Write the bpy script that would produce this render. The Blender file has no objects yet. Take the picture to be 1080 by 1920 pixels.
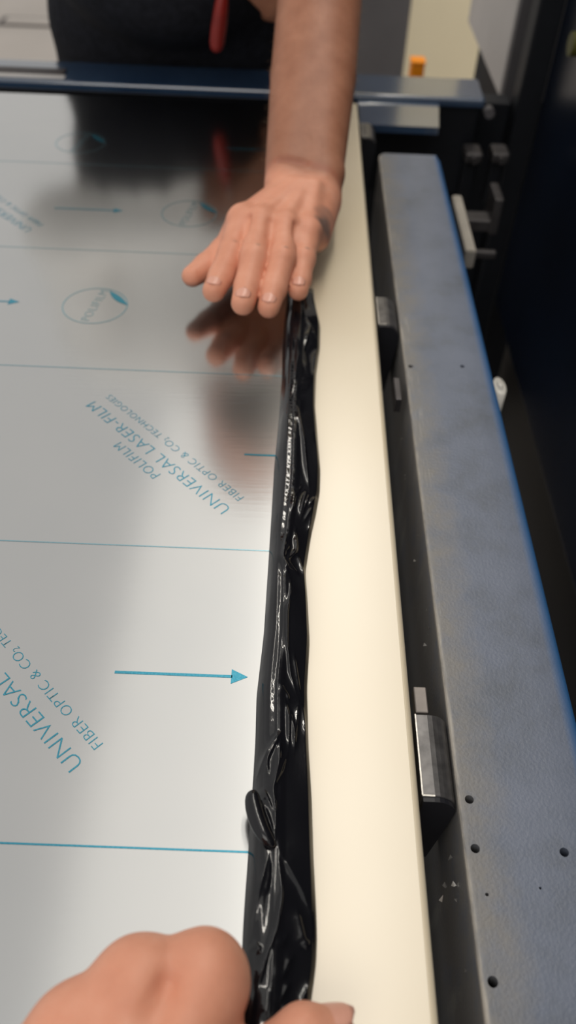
import bpy, bmesh, math, random
import numpy as np
from mathutils import Matrix, Vector
random.seed(3); rng = np.random.default_rng(5)
SC = bpy.context.scene
COL = SC.collection

# ------------------------------------------------------------------ camera
F = 1550.0; H = 0.36                      # focal length in px of a 1080x1920 frame, eye height over the sheet
Yc = np.array([55/F, -1606/F, 1.0]); Yc /= np.linalg.norm(Yc)
Xc = np.array([1, .045, 0.0]); Xc -= Xc.dot(Yc)*Yc; Xc /= np.linalg.norm(Xc)
Zc = np.cross(Xc, Yc)
if Zc[1] > 0: Zc = -Zc
M = np.array([Xc, Yc, Zc])                # world = M @ camera(x right, y down, z forward)
cam = bpy.data.cameras.new('camera'); co = bpy.data.objects.new('camera', cam); COL.objects.link(co)
mw = Matrix.Identity(4)
for r in range(3):
    mw[r][0] = M[r][0]; mw[r][1] = -M[r][1]; mw[r][2] = -M[r][2]
mw[2][3] = H
co.matrix_world = mw
cam.sensor_fit = 'VERTICAL'; cam.sensor_height = 36; cam.sensor_width = 20.25
cam.lens = F/1920*36
cam.clip_start = .01
cam.dof.use_dof = True; cam.dof.focus_distance = .42; cam.dof.aperture_fstop = 6.5
SC.camera = co
# ------------------------------------------------------------------ light
W = bpy.data.worlds.new('world'); SC.world = W; W.use_nodes = True
bg = W.node_tree.nodes['Background']
bg.inputs[0].default_value = (1.0, .985, .955, 1); bg.inputs[1].default_value = .635
def area(name, loc, sx, sy, power, col, target=None):
    l = bpy.data.lights.new(name, 'AREA'); l.shape = 'RECTANGLE'; l.size = sx; l.size_y = sy
    l.energy = power; l.color = col
    o = bpy.data.objects.new(name, l); COL.objects.link(o); o.location = loc
    if target: o.rotation_euler = (Vector(target)-Vector(loc)).to_track_quat('-Z', 'Y').to_euler()
    return o
area('ceiling_light', (.31, 1.45, 2.0), 1.7, 2.9, 7.0, (1.0, .96, .88))
area('ceiling_strip_light', (.22, 1.55, 1.98), .05, 2.6, 20.0, (1.0, .94, .84))
area('front_fill_light', (-.5, -1.2, 1.9), 1.2, 1.2, 12.0, (1.0, .96, .9), (-.15, 1.1, .3))  # added fill with no visible source, brightens the worker's shirt front
SC.view_settings.view_transform = 'Standard'; SC.view_settings.look = 'None'
SC.view_settings.exposure = 0.0; SC.view_settings.gamma = 1.0
SC.view_settings.use_curve_mapping = False

# ------------------------------------------------------------------ helpers
def P(x, y, z=0.0):                       # point of the plane at height z seen at a photo pixel (used to survey real positions)
    r = M @ np.array([(x-540)/F, (y-960)/F, 1.0]); t = (z-H)/r[2]
    return np.array([0, 0, H]) + r*t
def PY(x, y, Y):
    r = M @ np.array([(x-540)/F, (y-960)/F, 1.0]); return np.array([0, 0, H]) + r*(Y/r[1])
ORIG = {}
def tag(o, label=None, cat=None, group=None, kind=None):
    if label: o['label'] = label
    if cat: o['category'] = cat
    if group: o['group'] = group
    if kind: o['kind'] = kind
    return o
def thing(name, loc, label, cat, group=None):
    o = bpy.data.objects.new(name, None); COL.objects.link(o); o.location = loc
    o.empty_display_size = .02
    ORIG[o] = np.array(loc, float)
    return tag(o, label, cat, group)
def link_mesh(name, me, mat, parent=None, org=None):
    """mesh given in world coordinates"""
    n = len(me.vertices); v = np.empty(n*3, np.float32); me.vertices.foreach_get('co', v); v = v.reshape(-1, 3)
    if org is None:
        org = np.array([(v[:, 0].min()+v[:, 0].max())/2, (v[:, 1].min()+v[:, 1].max())/2, v[:, 2].min()])
    me.vertices.foreach_set('co', (v-org).astype(np.float32).ravel()); me.update()
    if mat is not None: me.materials.append(mat)
    o = bpy.data.objects.new(name, me); COL.objects.link(o)
    ORIG[o] = np.array(org, float)
    if parent is not None:
        o.parent = parent; o.location = ORIG[o]-ORIG[parent]
    else: o.location = org
    return o
def mk(name, verts, faces, mat, parent=None, smooth=False):
    me = bpy.data.meshes.new(name)
    if isinstance(faces, np.ndarray) and faces.ndim == 2:
        v = np.asarray(verts, np.float32); k = faces.shape[1]
        me.vertices.add(len(v)); me.vertices.foreach_set('co', v.ravel())
        me.loops.add(faces.size); me.loops.foreach_set('vertex_index', faces.astype(np.int32).ravel())
        me.polygons.add(len(faces)); me.polygons.foreach_set('loop_start', np.arange(0, faces.size, k, dtype=np.int32))
        me.update(calc_edges=True); me.validate()
    else:
        me.from_pydata([tuple(map(float, p)) for p in verts], [], faces)
    if smooth: me.polygons.foreach_set('use_smooth', np.ones(len(me.polygons), bool))
    return link_mesh(name, me, mat, parent)
def mkbm(name, bm, mat, parent=None, smooth=False):
    me = bpy.data.meshes.new(name)
    bmesh.ops.recalc_face_normals(bm, faces=bm.faces[:])
    bm.to_mesh(me); bm.free()
    if smooth: me.polygons.foreach_set('use_smooth', np.ones(len(me.polygons), bool))
    return link_mesh(name, me, mat, parent)
def box_bm(lo, hi, bev=0.0, seg=2, bm=None):
    b = bmesh.new()
    bmesh.ops.create_cube(b, size=1)
    for v in b.verts:
        for i in range(3): v.co[i] = (lo[i]+hi[i])/2 + v.co[i]*(hi[i]-lo[i])
    if bev > 0:
        bmesh.ops.bevel(b, geom=b.edges[:], offset=bev, segments=seg, affect='EDGES', profile=.5)
    if bm is None: return b
    me = bpy.data.meshes.new('tmp'); b.to_mesh(me); bm.from_mesh(me); b.free(); bpy.data.meshes.remove(me)
    return bm
def box(name, lo, hi, mat, parent=None, bev=0.002, seg=2, smooth=False):
    return mkbm(name, box_bm(lo, hi, bev, seg), mat, parent, smooth)
def cyl_bm(c, r, h, axis='Z', n=24, r2=None):
    b = bmesh.new()
    bmesh.ops.create_cone(b, cap_ends=True, segments=n, radius1=r, radius2=r if r2 is None else r2, depth=h)
    if axis == 'Y': bmesh.ops.rotate(b, verts=b.verts, matrix=Matrix.Rotation(math.pi/2, 3, 'X'))
    if axis == 'X': bmesh.ops.rotate(b, verts=b.verts, matrix=Matrix.Rotation(math.pi/2, 3, 'Y'))
    bmesh.ops.translate(b, verts=b.verts, vec=Vector(c)); return b
def prism(prof, y0, y1):                  # XZ profile extruded along Y
    n = len(prof)
    v = [(x, y0, z) for x, z in prof]+[(x, y1, z) for x, z in prof]
    f = [list(range(n))[::-1], list(range(n, 2*n))]
    for i in range(n): f.append([i, (i+1) % n, n+(i+1) % n, n+i])
    b = bmesh.new(); vs = [b.verts.new(p) for p in v]
    for q in f: b.faces.new([vs[i] for i in q])
    return b

# ------------------------------------------------------------------ materials
def newmat(name):
    m = bpy.data.materials.new(name); m.use_nodes = True
    return m, m.node_tree, m.node_tree.nodes['Principled BSDF']
def setp(b, col=None, rough=None, metal=None, spec=None, coat=None, coatr=None, sss=None):
    if col: b.inputs['Base Color'].default_value = (*col, 1)
    if rough is not None: b.inputs['Roughness'].default_value = rough
    if metal is not None: b.inputs['Metallic'].default_value = metal
    if spec is not None: b.inputs['Specular IOR Level'].default_value = spec
    if coat is not None: b.inputs['Coat Weight'].default_value = coat
    if coatr is not None: b.inputs['Coat Roughness'].default_value = coatr
    if sss is not None:
        b.inputs['Subsurface Weight'].default_value = sss
        b.inputs['Subsurface Radius'].default_value = (1, .35, .2); b.inputs['Subsurface Scale'].default_value = .006
def noise(nt, scale, detail=4, rough=.55, coord='Object', stretch=None):
    tc = nt.nodes.new('ShaderNodeTexCoord'); n = nt.nodes.new('ShaderNodeTexNoise')
    n.inputs['Scale'].default_value = scale; n.inputs['Detail'].default_value = detail; n.inputs['Roughness'].default_value = rough
    if stretch:
        mp = nt.nodes.new('ShaderNodeMapping'); mp.inputs['Scale'].default_value = stretch
        nt.links.new(tc.outputs[coord], mp.inputs[0]); nt.links.new(mp.outputs[0], n.inputs['Vector'])
    else: nt.links.new(tc.outputs[coord], n.inputs['Vector'])
    return n.outputs['Fac']
def ramp(nt, fac, stops):
    r = nt.nodes.new('ShaderNodeValToRGB'); e = r.color_ramp.elements
    while len(e) < len(stops): e.new(.5)
    for i, (p, c) in enumerate(stops):
        e[i].position = p; e[i].color = (*c, 1) if len(c) == 3 else c
    nt.links.new(fac, r.inputs[0]); return r.outputs[0]
def bump(nt, b, h, strength, dist=.001):
    n = nt.nodes.new('ShaderNodeBump'); n.inputs['Strength'].default_value = strength; n.inputs['Distance'].default_value = dist
    nt.links.new(h, n.inputs['Height']); nt.links.new(n.outputs[0], b.inputs['Normal'])
def mixc(nt, fac, a, b):
    m = nt.nodes.new('ShaderNodeMix'); m.data_type = 'RGBA'
    for s, v in ((0, fac), (6, a), (7, b)):
        if isinstance(v, (tuple, list)): m.inputs[s].default_value = (*v, 1)
        elif isinstance(v, (int, float)): m.inputs[s].default_value = v
        else: nt.links.new(v, m.inputs[s])
    return m.outputs[2]
def plain(name, col, rough=.5, metal=0, spec=.5, var=.12, scale=60, **k):
    m, nt, b = newmat(name); setp(b, col, rough, metal, spec, **k)
    n = noise(nt, scale)
    lo = tuple(max(0, c*(1-var)) for c in col); hi = tuple(min(1, c*(1+var)) for c in col)
    nt.links.new(ramp(nt, n, [(.3, lo), (.7, hi)]), b.inputs['Base Color'])
    return m

MAT = {}
m, nt, b = newmat('filmed_steel'); setp(b, (.60, .60, .59), .15, 1.0)
n = noise(nt, 9, 3); nt.links.new(ramp(nt, n, [(.3, (.585, .587, .582)), (.7, (.615, .61, .60))]), b.inputs['Base Color'])
n2 = noise(nt, 30, 3, stretch=(1, 12, 1)); bump(nt, b, n2, .04, .0005)
MAT['steel'] = m
m, nt, b = newmat('blue_print'); setp(b, (.075, .36, .50), .16, .85)
n = noise(nt, 900, 2); nt.links.new(ramp(nt, n, [(.35, (.05, .30, .42)), (.7, (.10, .39, .51))]), b.inputs['Base Color'])
MAT['print'] = m
m, nt, b = newmat('faint_blue_print'); setp(b, (.25, .47, .55), .22, .9); n = noise(nt, 700, 2)
nt.links.new(ramp(nt, n, [(.3, (.22, .44, .52)), (.7, (.33, .50, .55))]), b.inputs['Base Color'])
MAT['print_faint'] = m
m, nt, b = newmat('cream_plastic'); setp(b, (.86, .78, .62), .3, 0, .6, coat=1, coatr=.27)
n = noise(nt, 7, 3); nt.links.new(ramp(nt, n, [(.3, (.72, .61, .435)), (.7, (.745, .645, .48))]), b.inputs['Base Color'])
MAT['cream'] = m
m, nt, b = newmat('black_film'); setp(b, (.006, .006, .008), .075, 0, .45)
n = noise(nt, 260, 3); bump(nt, b, n, .12, .0008)
MAT['film'] = m
# worn blue-grey paint of the beam: worn along its left edge, cleaner blue on the right rounding
m, nt, b = newmat('worn_blue_paint'); setp(b, (.13, .16, .23), .42, 0, .5)
geo = nt.nodes.new('ShaderNodeNewGeometry'); sx = nt.nodes.new('ShaderNodeSeparateXYZ'); nt.links.new(geo.outputs['Position'], sx.inputs[0])
n = noise(nt, 22, 6, .65); base = ramp(nt, n, [(.3, (.105, .12, .15)), (.5, (.135, .157, .21)), (.75, (.16, .183, .245))])
mr = nt.nodes.new('ShaderNodeMapRange'); mr.inputs[1].default_value = .125; mr.inputs[2].default_value = .088; nt.links.new(sx.outputs[0], mr.inputs[0])
nw = noise(nt, 45, 7, .7); mul = nt.nodes.new('ShaderNodeMath'); mul.operation = 'MULTIPLY'; nt.links.new(mr.outputs[0], mul.inputs[0]); nt.links.new(nw, mul.inputs[1])
wear = ramp(nt, mul.outputs[0], [(.2, (0, 0, 0)), (.5, (.9, .9, .9))])
c1 = mixc(nt, wear, base, (.19, .18, .168))
mr2 = nt.nodes.new('ShaderNodeMapRange'); mr2.inputs[1].default_value = .1440; mr2.inputs[2].default_value = .1515; nt.links.new(sx.outputs[0], mr2.inputs[0])
c2 = mixc(nt, mr2.outputs[0], c1, (.03, .13, .33))
nt.links.new(c2, b.inputs['Base Color'])
mre = nt.nodes.new('ShaderNodeMapRange'); mre.inputs[1].default_value = .0905; mre.inputs[2].default_value = .0868; nt.links.new(sx.outputs[0], mre.inputs[0])
ne = noise(nt, 130, 5, .7, stretch=(1, .25, 1)); mu2 = nt.nodes.new('ShaderNodeMath'); mu2.operation = 'MULTIPLY'; nt.links.new(mre.outputs[0], mu2.inputs[0]); nt.links.new(ne, mu2.inputs[1])
mz = nt.nodes.new('ShaderNodeMapRange'); mz.inputs[1].default_value = -.014; mz.inputs[2].default_value = -.0095; nt.links.new(sx.outputs[2], mz.inputs[0])
mu3 = nt.nodes.new('ShaderNodeMath'); mu3.operation = 'MULTIPLY'; nt.links.new(mu2.outputs[0], mu3.inputs[0]); nt.links.new(mz.outputs[0], mu3.inputs[1])
nsc = noise(nt, 1, 2, .5)
ms = [x for x in nt.nodes if x.type == 'TEX_NOISE'][-1]; mp = nt.nodes.new('ShaderNodeMapping'); mp.inputs['Rotation'].default_value = (0, 0, math.radians(-38)); mp.inputs['Scale'].default_value = (900, 45, 1)
tcs = nt.nodes.new('ShaderNodeTexCoord'); nt.links.new(tcs.outputs['Object'], mp.inputs[0]); nt.links.new(mp.outputs[0], ms.inputs['Vector'])
mk2 = nt.nodes.new('ShaderNodeMapRange'); mk2.inputs[1].default_value = .112; mk2.inputs[2].default_value = .094; nt.links.new(sx.outputs[0], mk2.inputs[0])
mm = nt.nodes.new('ShaderNodeMath'); mm.operation = 'MULTIPLY'; nt.links.new(mk2.outputs[0], mm.inputs[0]); nt.links.new(nsc, mm.inputs[1])
mm2 = nt.nodes.new('ShaderNodeMath'); mm2.operation = 'MULTIPLY'; nt.links.new(mm.outputs[0], mm2.inputs[0]); nt.links.new(noise(nt, 24, 3), mm2.inputs[1])
c2 = mixc(nt, ramp(nt, mm2.outputs[0], [(.30, (0, 0, 0)), (.40, (.55, .55, .55))]), c2, (.30, .29, .27))
c3 = mixc(nt, ramp(nt, mu3.outputs[0], [(.28, (0, 0, 0)), (.5, (1, 1, 1))]), c2, (.36, .33, .29)); nt.links.new(c3, b.inputs['Base Color'])
nb = noise(nt, 620, 3); bump(nt, b, nb, .22, .0009)
MAT['beam'] = m
m, nt, b = newmat('glossy_blue_paint'); setp(b, (.03, .065, .13), .16, 0, 1.0, coat=1, coatr=.1)
n = noise(nt, 14, 4); nt.links.new(ramp(nt, n, [(.3, (.018, .04, .085)), (.7, (.03, .06, .115))]), b.inputs['Base Color'])
MAT['bluegloss'] = m
MAT['gunmetal'] = plain('worn_gunmetal', (.12, .115, .115), .34, .6, .5, .3, 140)
MAT['tab'] = plain('tab_steel', (.21, .185, .17), .4, .3, .4, .15, 90)
MAT['bareedge'] = plain('bare_steel_edge', (.45, .43, .4), .35, .8, .5, .25, 400)
MAT['blackplastic'] = plain('black_plastic', (.012, .012, .016), .45, 0, .4)
MAT['black_and_shade'] = plain('black_paint_and_shade', (.006, .007, .010), .5, 0, .25)  # black parts, also the painted shade of the crossbeam front and gap
MAT['navy'] = plain('navy_gloss_paint', (.005, .009, .020), .26, 0, .5, .3, 6)
MAT['darkpanel'] = plain('dark_grey_panel', (.016, .018, .021), .36, 0, .45, .3, 5)
MAT['hole'] = plain('hole_dark', (.004, .004, .005), .8, 0, .1)
MAT['lightgrey'] = plain('light_grey_paint', (.56, .53, .51), .5, 0, .3, .06, 8)
MAT['midgrey'] = plain('mid_grey_paint', (.09, .085, .09), .5, 0, .3, .1, 8)
MAT['darkgrey'] = plain('dark_grey_cabinet', (.10, .095, .10), .5, 0, .3, .15, 4)
MAT['creamwall'] = plain('cream_wall_paint', (.90, .80, .58), .7, 0, .2, .03, 3)
MAT['orange'] = plain('orange_plastic', (.95, .30, .01), .5, 0, .3, .05)
MAT['floor'] = plain('beige_floor', (.50, .45, .41), .6, 0, .3, .06, 3)
MAT['brown'] = plain('dark_brown', (.035, .025, .024), .5, 0, .3, .2, 20)
MAT['beige'] = plain('beige_steel', (.36, .33, .29), .5, .2, .4, .1, 40)
MAT['white'] = plain('white_plastic', (.75, .72, .66), .4, 0, .4, .05, 40)
MAT['dimmetal'] = plain('dim_metal', (.065, .06, .062), .4, .6, .5, .3, 60)
MAT['yellow'] = plain('yellow_board', (.80, .62, .33), .6, 0, .3, .05, 20)
MAT['yellowgreen'] = plain('yellow_green_knob', (.09, .085, .015), .5, 0, .4, .1, 40)
MAT['trousers'] = plain('black_workwear', (.013, .014, .019), .85, 0, .15, .35, 120)
MAT['shirt'] = plain('white_cotton', (.86, .85, .83), .9, 0, .1, .03, 90)
MAT['red'] = plain('red_plastic', (.22, .012, .008), .45, 0, .4, .2, 40)
MAT['hair'] = plain('dark_brown_hair', (.03, .02, .014), .6, 0, .3, .3, 200)
MAT['shoe'] = plain('black_leather', (.012, .011, .011), .5, 0, .4)
MAT['chip'] = plain('steel_chip', (.6, .58, .55), .3, .8, .5, .2, 900)
def skinmat(name):
    m, nt, b = newmat(name); setp(b, (.6, .33, .22), .5, 0, .35, sss=.12)
    at = nt.nodes.new('ShaderNodeAttribute'); at.attribute_name = 'skin'
    n1 = noise(nt, 55, 4); n2 = noise(nt, 260, 4, .6)
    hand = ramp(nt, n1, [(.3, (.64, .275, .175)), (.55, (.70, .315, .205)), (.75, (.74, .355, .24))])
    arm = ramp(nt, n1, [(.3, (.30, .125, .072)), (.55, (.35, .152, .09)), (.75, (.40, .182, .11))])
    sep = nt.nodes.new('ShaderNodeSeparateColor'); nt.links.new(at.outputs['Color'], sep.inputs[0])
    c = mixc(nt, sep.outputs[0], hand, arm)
    c = mixc(nt, sep.outputs[1], c, (.10, .085, .08))          # grease, and the shade painted under the hand
    c = mixc(nt, sep.outputs[2], c, (.36, .12, .075))           # redder, folded skin
    nt.links.new(c, b.inputs['Base Color']); bump(nt, b, n2, .25, .0008)
    return m
MAT['skin'] = skinmat('skin')
MAT['nail'] = plain('fingernail', (.70, .35, .26), .3, 0, .5, .05, 60)

# ------------------------------------------------------------------ setting
def struct(o): o['kind'] = 'structure'; return o
struct(box('floor', (-4, -2, -1.0), (4, 6.0, -.9), MAT['floor'], bev=0))
struct(box('wall_back', (.05, 3.0, -.9), (3.6, 3.1, 2.3), MAT['creamwall'], bev=0))

# ------------------------------------------------------------------ the steel sheet and its print
sheet = thing('steel_sheet', (-.6, .45, 0), 'large satin steel sheet under clear film printed with blue arrows and lettering', 'metal sheet')
box('plate', (-1.25, -.12, -.0015), (-.002, 1.0, 0.0), MAT['steel'], sheet, bev=.0004, seg=1)
ZP = .00012
def flat(name, polys, mat, parent=sheet, z=ZP):
    v = []; f = []
    for p in polys:
        f.append(list(range(len(v), len(v)+len(p)))); v += [(x, y, z) for x, y in p]
    return mk(name, v, f, mat, parent)
def line_poly(x0, x1, y, w): return [(x0, y-w/2), (x1, y-w/2), (x1, y+w/2), (x0, y+w/2)]
for y in (.142, .3154, .4825, .650, .8185):
    flat('printed_line', [line_poly(-1.24, -.0035, y, .00075 if y > .2 else .0009)], MAT['print'] if y < .3 else MAT['print_faint'])
def arrow(x0, y, L=.0675, head=True):
    if not head: flat('printed_arrow', [line_poly(x0, x0+L, y, .0016)], MAT['print']); return
    flat('printed_arrow', [line_poly(x0, x0+L-.008, y, .0016), [(x0+L-.0085, y-.0043), (x0+L, y), (x0+L-.0085, y+.0043)]], MAT['print'])
arrow(-.0822, .2300); arrow(-.0269, .3974, .0215, False); arrow(-.2814, .5650); arrow(-.2215, .7236, .063); arrow(-.075, .871, .06)
def ring_poly(cx, cy, r, w, n=64):
    v = []; f = []
    for i in range(n):
        a = 2*math.pi*i/n
        v += [(cx+(r-w/2)*math.cos(a), cy+(r-w/2)*math.sin(a), ZP), (cx+(r+w/2)*math.cos(a), cy+(r+w/2)*math.sin(a), ZP)]
    for i in range(n):
        j = (i+1) % n; f.append([2*i, 2*i+1, 2*j+1, 2*j])
    return v, f
def text(s, length, start, ang, mat, capscale=1.0, name='printed_text', parent=sheet, spacing=1.0):
    cu = bpy.data.curves.new('t', 'FONT'); cu.body = s; cu.size = 1; cu.space_character = spacing; cu.resolution_u = 3; cu.offset = -.016
    o = bpy.data.objects.new('t', cu); COL.objects.link(o)
    bpy.context.view_layer.update()
    me = bpy.data.meshes.new_from_object(o.evaluated_get(bpy.context.evaluated_depsgraph_get()))
    bpy.data.objects.remove(o)
    n = len(me.vertices); v = np.empty(n*3, np.float32); me.vertices.foreach_get('co', v); v = v.reshape(-1, 3)
    sc = length/(v[:, 0].max()-v[:, 0].min()); x = (v[:, 0]-v[:, 0].min())*sc; y = v[:, 1]*sc*capscale
    ca, sa = math.cos(ang), math.sin(ang)
    v2 = np.stack([start[0]+x*ca-y*sa, start[1]+x*sa+y*ca, np.full(n, ZP)], 1)
    me.vertices.foreach_set('co', v2.astype(np.float32).ravel()); me.update()
    me.materials.clear()
    return link_mesh(name, me, mat, parent)
A = math.radians(136); d_ = np.array([math.cos(A), math.sin(A)]); n_ = np.array([.694, .72])
def block(u0, base, faint=False):
    """three diagonal lines of lettering; u0 = start along the reading direction, base = baseline of the big line"""
    mt = MAT['print_faint'] if faint else MAT['print']
    def st(u, nn): return d_*u + n_*nn
    text('POLIFILM', .0415, st(u0+.0520, base-.0125), A, mt, 1.0, spacing=1.12)
    text('UNIVERSAL LASER-FILM', .1395, st(u0, base), A, mt, .92, spacing=1.06)
    text('FIBER OPTIC & CO', .0725, st(u0+.0015, base+.0122), A, mt, .95, spacing=1.08)
    text('2', .0021, st(u0+.0748, base+.0130), A, mt, 1.0)
    text('TECHNOLOGIES', .0580, st(u0+.0803, base+.0122), A, mt, .95, spacing=1.08)
block(.1890, .0688); block(.2650, .2288); block(.6400, .3300)
def logo(cx, cy, faint=True):
    v, f = ring_poly(cx, cy, .0251, .0009)
    mk('printed_ring', v, f, MAT['print_faint'] if faint else MAT['print'], sheet)
    text('POLIFILM', .044, (cx-.0005, cy-.0218), math.radians(80), MAT['print_faint'], 1.0, spacing=1.1)
    a, b_ = np.array([cx+.0073, cy+.0223]), np.array([cx+.0256, cy+.0017])
    nn = np.array([.749, .662]); pts = []
    for t in np.linspace(0, 1, 12): pts.append(a+(b_-a)*t+nn*math.sin(math.pi*t)*.0022)
    for t in np.linspace(1, 0, 12)[1:-1]: pts.append(a+(b_-a)*t-nn*math.sin(math.pi*t)*.0036)
    flat('printed_leaf', [[tuple(q) for q in pts]], MAT['print'], z=ZP*1.6)
logo(-.1545, .5645); logo(-.0975, .7240); logo(-.2115, .3975); logo(-.2266, .870)

# ------------------------------------------------------------------ cream strip beside the sheet
prof = [(-.001, -.022), (.0655, -.022), (.0672, -.0203)]
for k in range(7):
    a = k/6*math.pi/2; prof.append((.0672-.0035+.0035*math.cos(a), -.0035+.0035*math.sin(a)))
prof += [(-.0004, 0), (-.001, -.0006)]
o = mkbm('plastic_strip', prism(prof, -.2, 1.012), MAT['cream'])
tag(o, 'long cream plastic strip lying between the steel sheet and the blue beam', 'plastic strip')
md = o.modifiers.new('b', 'BEVEL'); md.width = .0012; md.segments = 2; md.limit_method = 'ANGLE'; md.angle_limit = math.radians(60)

# ------------------------------------------------------------------ machine bed, beam, far crossbeam
box('sheet_bed', (-1.25, -.18, -.08), (-.004, .99, -.0016), MAT['bluegloss'], bev=.003)
tag(bpy.data.objects['sheet_bed'], 'blue painted machine bed carrying the steel sheet', 'machine bed')
o = box('channel_floor', (-.003, -.25, -.16), (.086, 1.03, -.12), MAT['black_and_shade'], bev=.002)
tag(o, 'black channel bottom between the cream strip and the beam', 'channel')

BZ = -.008
def beam():
    bm = box_bm((.0865, -.25, BZ-.11), (.1535, .895, BZ), 0)
    vert = [e for e in bm.edges if abs(e.verts[0].co.z-e.verts[1].co.z) > .05 and e.verts[0].co.y > .8]
    bmesh.ops.bevel(bm, geom=vert, offset=.008, segments=5, affect='EDGES', profile=.5)
    def top(e): return all(v.co.z > BZ-1e-5 for v in e.verts)
    r = [e for e in bm.edges if top(e) and all(v.co.x > .15 for v in e.verts)]
    bmesh.ops.bevel(bm, geom=r, offset=.0075, segments=6, affect='EDGES', profile=.5)
    l = [e for e in bm.edges if top(e) and all(v.co.x < .09 for v in e.verts)]
    bmesh.ops.bevel(bm, geom=l, offset=.0016, segments=3, affect='EDGES', profile=.5)
    o = mkbm('machine_beam', bm, MAT['beam'], None, False)
    holes = [((880, 1499), .0021), ((891, 1591), .0021), ((1058, 1598), .0021), ((924, 1841), .0022), ((913, 1677), .0008), ((770, 687), .0019), ((867, 687), .0017), ((1013, 1665), .0006)]
    cb = bmesh.new()
    for px, r in holes:
        c = P(*px, BZ); b2 = cyl_bm((c[0], c[1], BZ), r, .024, n=20)
        me = bpy.data.meshes.new('c'); b2.to_mesh(me); b2.free(); cb.from_mesh(me); bpy.data.meshes.remove(me)
    me = bpy.data.meshes.new('cut'); cb.to_mesh(me); cb.free()
    cut = bpy.data.objects.new('cut', me); COL.objects.link(cut)
    cut.location = (0, 0, 0)
    md = o.modifiers.new('h', 'BOOLEAN'); md.object = cut; md.operation = 'DIFFERENCE'; md.solver = 'EXACT'
    bpy.context.view_layer.update()
    ev = bpy.data.meshes.new_from_object(o.evaluated_get(bpy.context.evaluated_depsgraph_get()))
    o.modifiers.clear(); o.data = ev; bpy.data.objects.remove(cut)
    for p in ev.polygons: p.use_smooth = True
    ev.set_sharp_from_angle(angle=math.radians(25))
    tag(o, 'long worn blue-grey steel beam with drilled holes right of the cream strip', 'machine beam')
    for px, r in holes[:5]+holes[5:7]:
        c = P(*px, BZ); mkbm('hole_bottom', cyl_bm((c[0], c[1], BZ-.0105), r*.98, .002, n=16), MAT['hole'], o)
    return o
BEAM = beam()

cross = thing('crossbeam', (-.4, 1.08, -.1), 'glossy blue painted crossbeam running behind the far end of the sheet', 'crossbeam')
box('top_plate', (-1.3, 1.042, -.012), (.222, 1.112, 0), MAT['bluegloss'], cross, bev=.004, seg=4, smooth=False)
box('shaded_web', (-1.3, 1.05, -.12), (.218, 1.105, -.0121), MAT['black_and_shade'], cross, bev=.002)  # front face in shade, the shade painted as black
box('brown_strip', (-1.3, 1.060, .0001), (-.285, 1.081, .0015), MAT['brown'], cross, bev=.001)  # dark brown strip along the top plate
box('reflection_strip', (-1.3, 1.049, .0001), (-.282, 1.0598, .001), MAT['lightgrey'], cross, bev=.0005)  # pale reflection in the glossy top plate, painted as a strip
bm = bmesh.new()
vs = [(.069, .966, -.006), (.1585, .966, -.006), (.166, 1.0415, -.006), (.069, 1.0415, -.006)]
t = [bm.verts.new(p) for p in vs]; b_ = [bm.verts.new((x, y, -.014)) for x, y, z in vs]
bm.faces.new(t); bm.faces.new(b_[::-1])
for i in range(4): bm.faces.new([b_[i], b_[(i+1) % 4], t[(i+1) % 4], t[i]])
mkbm('ledge_plate', bm, MAT['bluegloss'], cross)
mkbm('bolt', cyl_bm((.2265, 1.036, -.012), .006, .012, 'Y', 16), MAT['midgrey'], cross)
o = box('frame_plate', (.06, 1.118, -.5), (.271, 1.15, -.03), MAT['black_and_shade'], bev=.002)
tag(o, 'black machine frame plate below the crossbeam at the far end', 'machine plate')

# ------------------------------------------------------------------ guide blocks in the gap
def guide_block(y_front, depth, tab, label, zt=-.0035, xl=.0692):
    t = thing('guide_block', (.0775, y_front+depth/2, zt-.064), label, 'guide block', 'guide blocks in the dark gap')
    xr = .0862
    p = [(xl, zt-.062), (xl, zt)]
    r = .011
    for k in range(8):
        a = math.pi/2*(1-k/7); p.append((xr-r+r*math.cos(a), zt-r+r*math.sin(a)))
    p += [(xr-.001, zt-.024), (xr-.005, zt-.062)]
    bm = prism(p, y_front, y_front+depth)
    o = mkbm('body', bm, MAT['gunmetal'], t); md = o.modifiers.new('b', 'BEVEL'); md.width = .0005; md.segments = 2
    q = [(xl+.0006, zt-.064)]+[(x+(.0004 if x < xl+.001 else -.0003), z-.0006) for x, z in p[1:-1]]+[(xr-.006, zt-.064)]
    mkbm('end_cap', prism(q, y_front-.0025, y_front-.0001), MAT['blackplastic'], t)
    # worn bright edges
    mkbm('worn_edge', box_bm((xl-.0003, y_front+.0003, zt-.0005), (xl+.0006, y_front+depth, zt+.0002), .0001, 1), MAT['bareedge'], t)
    mkbm('worn_edge', box_bm((xl, y_front-.0002, zt-.0006), (xr-r, y_front+.0007, zt+.0002), .0001, 1), MAT['bareedge'], t)
    if tab:
        mkbm('tab', box_bm(tab[0], tab[1], .0006, 2), MAT['dimmetal'] if tab[2] else MAT['tab'], t)
    return t
guide_block(.1722, .0425, ((.0700, .2165, -.012), (.0765, .2315, -.005), 0), 'nearest grey guide block with black end, beside two drilled holes')
guide_block(.560, .040, ((.0775, .474, -.022), (.0822, .500, -.010), 1), 'middle grey guide block with black end, between cream strip and beam', xl=.0690)
guide_block(.925, .040, None, 'farthest grey guide block with black end, close to the crossbeam', xl=.0695)

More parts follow.
